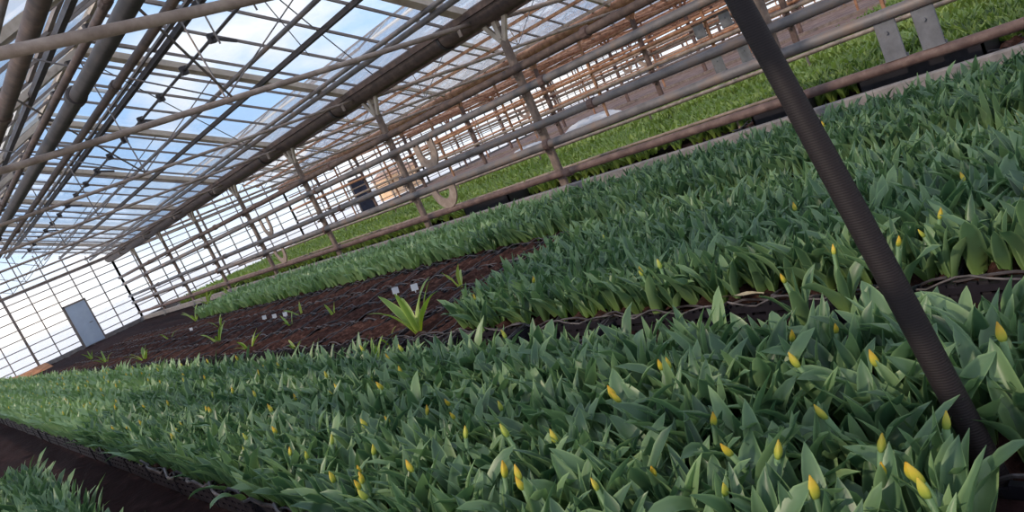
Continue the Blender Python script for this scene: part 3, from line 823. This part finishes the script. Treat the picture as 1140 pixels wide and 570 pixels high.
# the remaining thousands: one mass
def variants(kind, n, nseg, nc, seed, bud=0.0):
    out = []
    for k in range(n):
        R = random.Random(seed+k); mb = MB()
        if kind == 'tulip':
            tulip_leaves(mb, R, nseg, nc)
            if R.random() < bud:
                h = R.uniform(.24, .31); V, F, T, (lx, ly) = bud_geo(R, h, R.uniform(.055, .08), 5, 4, R.uniform(0, .04)); add(mb, V, F, T, 1)
        else:
            m_ = R.choice([5, 6, 7]); az = R.uniform(0, 6)
            for q in range(m_):
                add(mb, *leaf(R, R.uniform(.2, .34), R.uniform(.05, .08), az, R.uniform(.9, 1.45), R.uniform(.2, 1.1), nseg, nc))
                az += 2.4
        out.append((np.array(mb.v, np.float32), np.array(mb.f, np.int32), np.array(mb.t, np.float32), np.array(mb.m, np.int32)))
    return out
def mass(name, items, mats, zf):
    """items: list of (x, y, scale, variant)"""
    Vs, Fs, Ts, Ms = [], [], [], []; off = 0
    byv = {}
    for it in items: byv.setdefault(id(it[3]), (it[3], []))[1].append(it)
    for var, its in byv.values():
        v, f, t, mi = var; n = len(its)
        a = nr.rand(n)*6.283; s = np.array([i[2] for i in its]); px = np.array([i[0] for i in its]); py = np.array([i[1] for i in its])
        tx, ty = nr.randn(n)*.06, nr.randn(n)*.06     # small lean
        ca, sa = np.cos(a)*s, np.sin(a)*s
        X = v[None, :, 0]*ca[:, None] - v[None, :, 1]*sa[:, None] + px[:, None] + v[None, :, 2]*tx[:, None]
        Y = v[None, :, 0]*sa[:, None] + v[None, :, 1]*ca[:, None] + py[:, None] + v[None, :, 2]*ty[:, None]
        Z = v[None, :, 2]*s[:, None] + zf
        Vs.append(np.stack([X, Y, Z], -1).reshape(-1, 3))
        Fs.append((f[None] + (np.arange(n)*len(v))[:, None, None] + off).reshape(-1, 4)); off += n*len(v)
        tt = np.repeat(t[None], n, 0).copy(); tt[:, :, 0] = (tt[:, :, 0] + nr.rand(n)[:, None]) % 1
        Ts.append(tt.reshape(-1, 3)); Ms.append(np.tile(mi, n))
    V = np.concatenate(Vs).astype(np.float32); F = np.concatenate(Fs).astype(np.int32); T = np.concatenate(Ts); Mi = np.concatenate(Ms)
    me = bpy.data.meshes.new(name)
    me.vertices.add(len(V)); me.vertices.foreach_set('co', V.ravel())
    me.loops.add(F.size); me.loops.foreach_set('vertex_index', F.ravel())
    me.polygons.add(len(F)); me.polygons.foreach_set('loop_start', np.arange(len(F), dtype=np.int32)*4)
    for mm in mats: me.materials.append(mm)
    me.polygons.foreach_set('material_index', Mi.astype(np.int32)); me.polygons.foreach_set('use_smooth', np.ones(len(F), bool))
    me.update(calc_edges=True)
    at = me.color_attributes.new('tint', 'FLOAT_COLOR', 'POINT')
    c = np.ones((len(V), 4), np.float32); c[:, :3] = T; at.data.foreach_set('color', c.ravel())
    o = bpy.data.objects.new(name, me); COL.objects.link(o); return o
hi = variants('tulip', 14, 7, 2, 500, .0); plain_mid = variants('tulip', 12, 5, 2, 650, .0); plain_far = variants('tulip', 12, 4, 1, 750, .015); mid = variants('tulip', 24, 5, 2, 600, .09); far = variants('tulip', 24, 4, 1, 700, .09)
items = []
for x, y, bed, f in rest:
    dd = math.hypot(x, y)
    pool = hi if dd < 5 else ((mid if dd < 11 else far) if bed == 'front' else (plain_mid if dd < 11 else plain_far))
    if dd > 14 and rnd.random() < .25: continue
    items.append((x, y, rnd.uniform(.82, 1.12)*(1 if dd < 12 else 1.08), pool[rnd.randrange(len(pool))]))
tag(mass('tulip_mass', items, [M['leaf'], M['bud']], SOILZ), 'dense rows of blue green tulip leaves filling the beds into the distance', 'tulips', kind='stuff')

# young light green plants beyond the kerb: 300 nearest one by one, the rest one mass
yv = variants('young', 8, 4, 2, 900); yf = variants('young', 6, 3, 1, 950)
yprot = []
for k in range(6):
    v, f, t, mi = yv[k]; mb = MB(); mb.v = [tuple(map(float, p)) for p in v]; mb.f = [tuple(map(int, q)) for q in f]; mb.m = [0]*len(mb.f); mb.t = [tuple(map(float, q)) for q in t]
    yprot.append(mb.build('young_plant', M['young'], smooth=True))
ylist = []
for (x0, x1, dn, ymax) in ((10.75, 15.1, 55, 40), (15.9, 19.3, 48, 40), (20.6, 29.3, 26, 9.8), (30.8, 39.5, 12, 9)):
    st = 1/math.sqrt(dn); nx_ = int((x1-x0)/st)
    for j in range(int(ymax/st)):
        for i in range(nx_):
            x = x0 + (i+.5)*st + nr.uniform(-.4, .4)*st; y = .3 + j*st + nr.uniform(-.4, .4)*st
            if seen(x, y) is None and y < 3: continue
            if math.sin(x*2.3+1.1*math.sin(y*.9)) * math.sin(y*1.7+x*.6) + nr.uniform(-.35, .35) > .42: continue
            ylist.append((math.hypot(x, y), x, y))
ylist.sort()
yn = [p for p in ylist if seen(p[1], p[2])][:300]; yset = set(yn)
for i, (dd, x, y) in enumerate(yn):
    if i < 6: o = yprot[i]
    else: o = yprot[rnd.randrange(6)].copy(); COL.objects.link(o)
    o.location = (x, y, .1); o.rotation_euler = (0, 0, rnd.uniform(0, 6.28)); s = rnd.uniform(.85, 1.25); o.scale = (s, s, s)
    tag(o, 'light green young leafy plant in the bed beyond the kerb', 'plant', 'young light green plants nearest the kerb')
items = [(x, y, rnd.uniform(.85, 1.3), (yv if dd < 14 else yf)[rnd.randrange(6)]) for dd, x, y in ylist if (dd, x, y) not in yset]
tag(mass('young_plant_mass', items, [M['young']], .1), 'wide beds of bright light green young plants beyond the front posts', 'plants', kind='stuff')

# stray sprouts in the bare crates, white tags, dry leaves
def sprout(x, y, n, h, mat, label, seed, z=.165, flat=.0):
    flat = -.22 if n >= 8 else flat
    R = random.Random(seed); t = empty('stray_sprout', (x, y, z)); az = R.uniform(0, 6)
    for k in range(n):
        mb = MB(); add(mb, *leaf(R, h*R.uniform(.7, 1.1), h*R.uniform(.1, .16), az, R.uniform(.8, 1.4)-flat, R.uniform(.2, 1.1), 8, 2)); mb.build('leaf', mat, t, smooth=True); az += 2.3
    tag(t, label, 'sprout'); return t
SP = [(3.68, 6.45, 8, .5, 'sprout', 'tallest bright green sprout clump beside the corner of the middle bed'),
      (4.95, 7.3, 4, .36, 'sprout', 'yellow green leaning sprout right of the two larger white tags'),
      (3.55, 6.9, 2, .2, 'sprout', 'small sprout left of the tallest sprout clump'),
      (3.1, 6.4, 4, .26, 'sprout', 'low sprawling sprout by the far edge of the front bed'),
      (5.0, 12.1, 3, .32, 'sprout', 'thin upright sprout near the row of three small white tags'),
      (4.55, 11.6, 3, .3, 'sprout', 'crooked thin sprout in the middle of the bare crates'),
      (4.7, 10.3, 3, .26, 'sprout', 'thin sprout halfway between the small and the larger white tags'),
      (4.25, 14.4, 5, .42, 'sprout', 'spreading sprout in the left half of the bare crates'),
      (3.75, 11.5, 5, .3, 'sprout', 'star shaped sprout close to the front bed'),
      (3.8, 18.3, 5, .42, 'sprout', 'leafy sprout near the far left of the bare crates'),
      (3.95, 23.3, 4, .4, 'sprout', 'yellow sprout farther left in the bare crates'),
      (4.4, 27.8, 3, .38, 'sprout', 'yellowish sprout farthest left in the bare crates'),
      (6.8, 24.0, 5, .5, 'sprout', 'upright sprout at the far corner of the back bed'),
      (5.0, 20.5, 3, .3, 'sprout', 'low sprout between the far bare crates'),
      (3.6, 9.4, 3, .2, 'sprout', 'tiny sprout on the soil close to the front bed edge'),
      (5.2, 17.0, 3, .3, 'sprout', 'pale sprout between spreading and leafy ones'),
      (8.6, 25.5, 5, .6, 'sprout', 'large yellow green sprout in front of the kerb beyond the back bed'),
      (8.9, 29.0, 6, .6, 'sprout', 'second large yellow green sprout in front of the kerb')]
for i, (x, y, n, h, mt, lab) in enumerate(SP): sprout(x, y, n, h*1.15, M[mt], lab, 40+i, z=.15 if 6.3 < y < 29.5 and x < 6 else .04)
for i, (x, y, s, lab) in enumerate([(5.07, 9.0, .055, 'left one of the two larger white plant tags'), (5.04, 8.45, .055, 'right one of the two larger white plant tags'),
                                    (5.0, 12.8, .045, 'rightmost of three small white plant tags'), (5.02, 13.35, .045, 'middle one of three small white plant tags'), (5.06, 13.95, .045, 'leftmost of three small white plant tags'), (5.3, 19.5, .045, 'farthest small white plant tag')]):
    t = empty('plant_tag', (x, y, .15)); tag(t, lab, 'tag')
    MB().bar((0, 0, 0), (.01, 0, .08), s*.25, .004, side=(1, -.8, 0)).build('tag_stake', M['tag'], t)
    MB().bar((.01, 0, .07), (.02, -.01, .07+s*1.6), s*1.7, .006, side=(1, -.8, 0)).build('tag_plate', M['tag'], t)
for i, (x, y, z, l, a, lab) in enumerate([(3.55, 2.42, .25, .28, 1.8, 'dry straw leaf caught in the dark gap between the beds'), (.98, 4.6, .1, .3, .3, 'dry pale leaf lying on the path beside the front bed'), (.95, 4.3, .1, .26, 1.3, 'second dry leaf on the path beside the front bed')]):
    R = random.Random(i); mb = MB(); add(mb, *leaf(R, l, .05, a, .15, .1, 8, 2, r0=0)); o = mb.build('dry_leaf', M['dead'], loc=(x, y, z), smooth=True); tag(o, lab, 'leaf')
for i, (x, y, a, lab) in enumerate([(1.18, 5.35, PI, 'broad green leaf drooping over the path'), (1.15, 5.0, PI+.5, 'pale drooping leaf at the corner of the front bed'), (1.2, 8.2, PI-.3, 'long leaf hanging over the path edge')]):
    R = random.Random(20+i); mb = MB(); add(mb, *leaf(R, .3, .075, a, .9, 1.5, 10, 4, r0=0)); o = mb.build('drooping_leaf', M['leaf'], loc=(x, y, .22), smooth=True); tag(o, lab, 'leaf')
# frayed plastic strip along the path edge
pts = []
for i in range(60):
    t_ = i/59; pts.append((1.16 + .03*math.sin(i*.9), 2.6 + 5.2*t_, .23 + .03*math.sin(i*1.3) + .012*math.sin(i*3.1)))
o = MB().tube([Vector(p)-Vector(pts[0]) for p in pts], .013, 5).build('film_strip', M['crate_rim'], loc=pts[0]); tag(o, 'crumpled grey film edge along the path side of the front bed', 'strip')

# ------------------------------------------------------------------ scale to metres
done = set()
for o in bpy.data.objects:
    o.location = o.location * S
    if o.type == 'MESH' and o.data.name not in done:
        done.add(o.data.name); o.data.transform(Matrix.Scale(S, 4))

# ------------------------------------------------------------------ sky, sun, camera
w = bpy.data.worlds.new('world'); sc.world = w; w.use_nodes = True; nt = w.node_tree; nt.nodes.clear()
out = N(nt, 'ShaderNodeOutputWorld'); bg = N(nt, 'ShaderNodeBackground')
tc = N(nt, 'ShaderNodeTexCoord'); mp = N(nt, 'ShaderNodeMapping'); mp.inputs['Scale'].default_value = (1, 1, 2.2)
mp.inputs['Location'].default_value = (1.3, .4, .2); nt.links.new(tc.outputs['Generated'], mp.inputs[0])
no = N(nt, 'ShaderNodeTexNoise'); no.inputs['Scale'].default_value = 2.3; no.inputs['Detail'].default_value = 7; no.inputs['Roughness'].default_value = .55
nt.links.new(mp.outputs[0], no.inputs[0])
# a clearer patch of sky along the far end of the roof
dp = N(nt, 'ShaderNodeVectorMath', operation='DISTANCE'); nt.links.new(tc.outputs['Generated'], dp.inputs[0]); dp.inputs[1].default_value = (.25, .955, .15)
mr = N(nt, 'ShaderNodeMapRange'); nt.links.new(dp.outputs['Value'], mr.inputs['Value']); mr.inputs['From Min'].default_value = .03; mr.inputs['From Max'].default_value = .3
mr.inputs['To Min'].default_value = -.17; mr.inputs['To Max'].default_value = 0
ns = N(nt, 'ShaderNodeMath', operation='ADD'); nt.links.new(no.outputs['Fac'], ns.inputs[0]); nt.links.new(mr.outputs[0], ns.inputs[1])
cl = ramp(nt, ns.outputs[0], [(.43, (0, 0, 0)), (.56, (1, 1, 1))])
sx = N(nt, 'ShaderNodeSeparateXYZ'); nt.links.new(tc.outputs['Generated'], sx.inputs[0])
bl = ramp(nt, sx.outputs[2], [(0, (.85, .93, 1.0)), (.12, (.42, .66, 1.0)), (.5, (.3, .55, .98)), (1, (.2, .4, .8))])
wh = ramp(nt, sx.outputs[2], [(0, (1.2, 1.1, 1.0)), (.15, (1.05, 1.03, 1.02)), (1, (.95, .97, 1.0))])
mx = N(nt, 'ShaderNodeMix', data_type='RGBA'); nt.links.new(cl.outputs[0], mx.inputs['Factor'])
nt.links.new(bl.outputs[0], mx.inputs['A']); nt.links.new(wh.outputs[0], mx.inputs['B'])
nt.links.new(mx.outputs['Result'], bg.inputs[0]); bg.inputs[1].default_value = 1.35
nt.links.new(bg.outputs[0], out.inputs[0])
sun = bpy.data.lights.new('sun', 'SUN'); sun.energy = 2.2; sun.angle = math.radians(1.5); sun.color = (1, .84, .66)
so = bpy.data.objects.new('sun', sun); COL.objects.link(so)
sd = Vector((-.75, .1, .5)).normalized()      # towards the sun
so.rotation_euler = sd.to_track_quat('Z', 'Y').to_euler()

cam = bpy.data.cameras.new('camera'); co = bpy.data.objects.new('camera', cam); COL.objects.link(co)
cam.sensor_width = 36; cam.lens = 823/1140*36; cam.clip_start = .02; cam.clip_end = 600
Rm = Matrix((cam_r, cam_u, -cam_f)).transposed().to_4x4()
co.matrix_world = Matrix.Translation((0, 0, GZ*S)) @ Rm
sc.camera = co
vs = sc.view_settings; vs.view_transform = 'Standard'; vs.look = 'None'; vs.exposure = 0; vs.gamma = 1; vs.use_curve_mapping = False
sc.cycles.transparent_max_bounces = 24; sc.cycles.max_bounces = 8
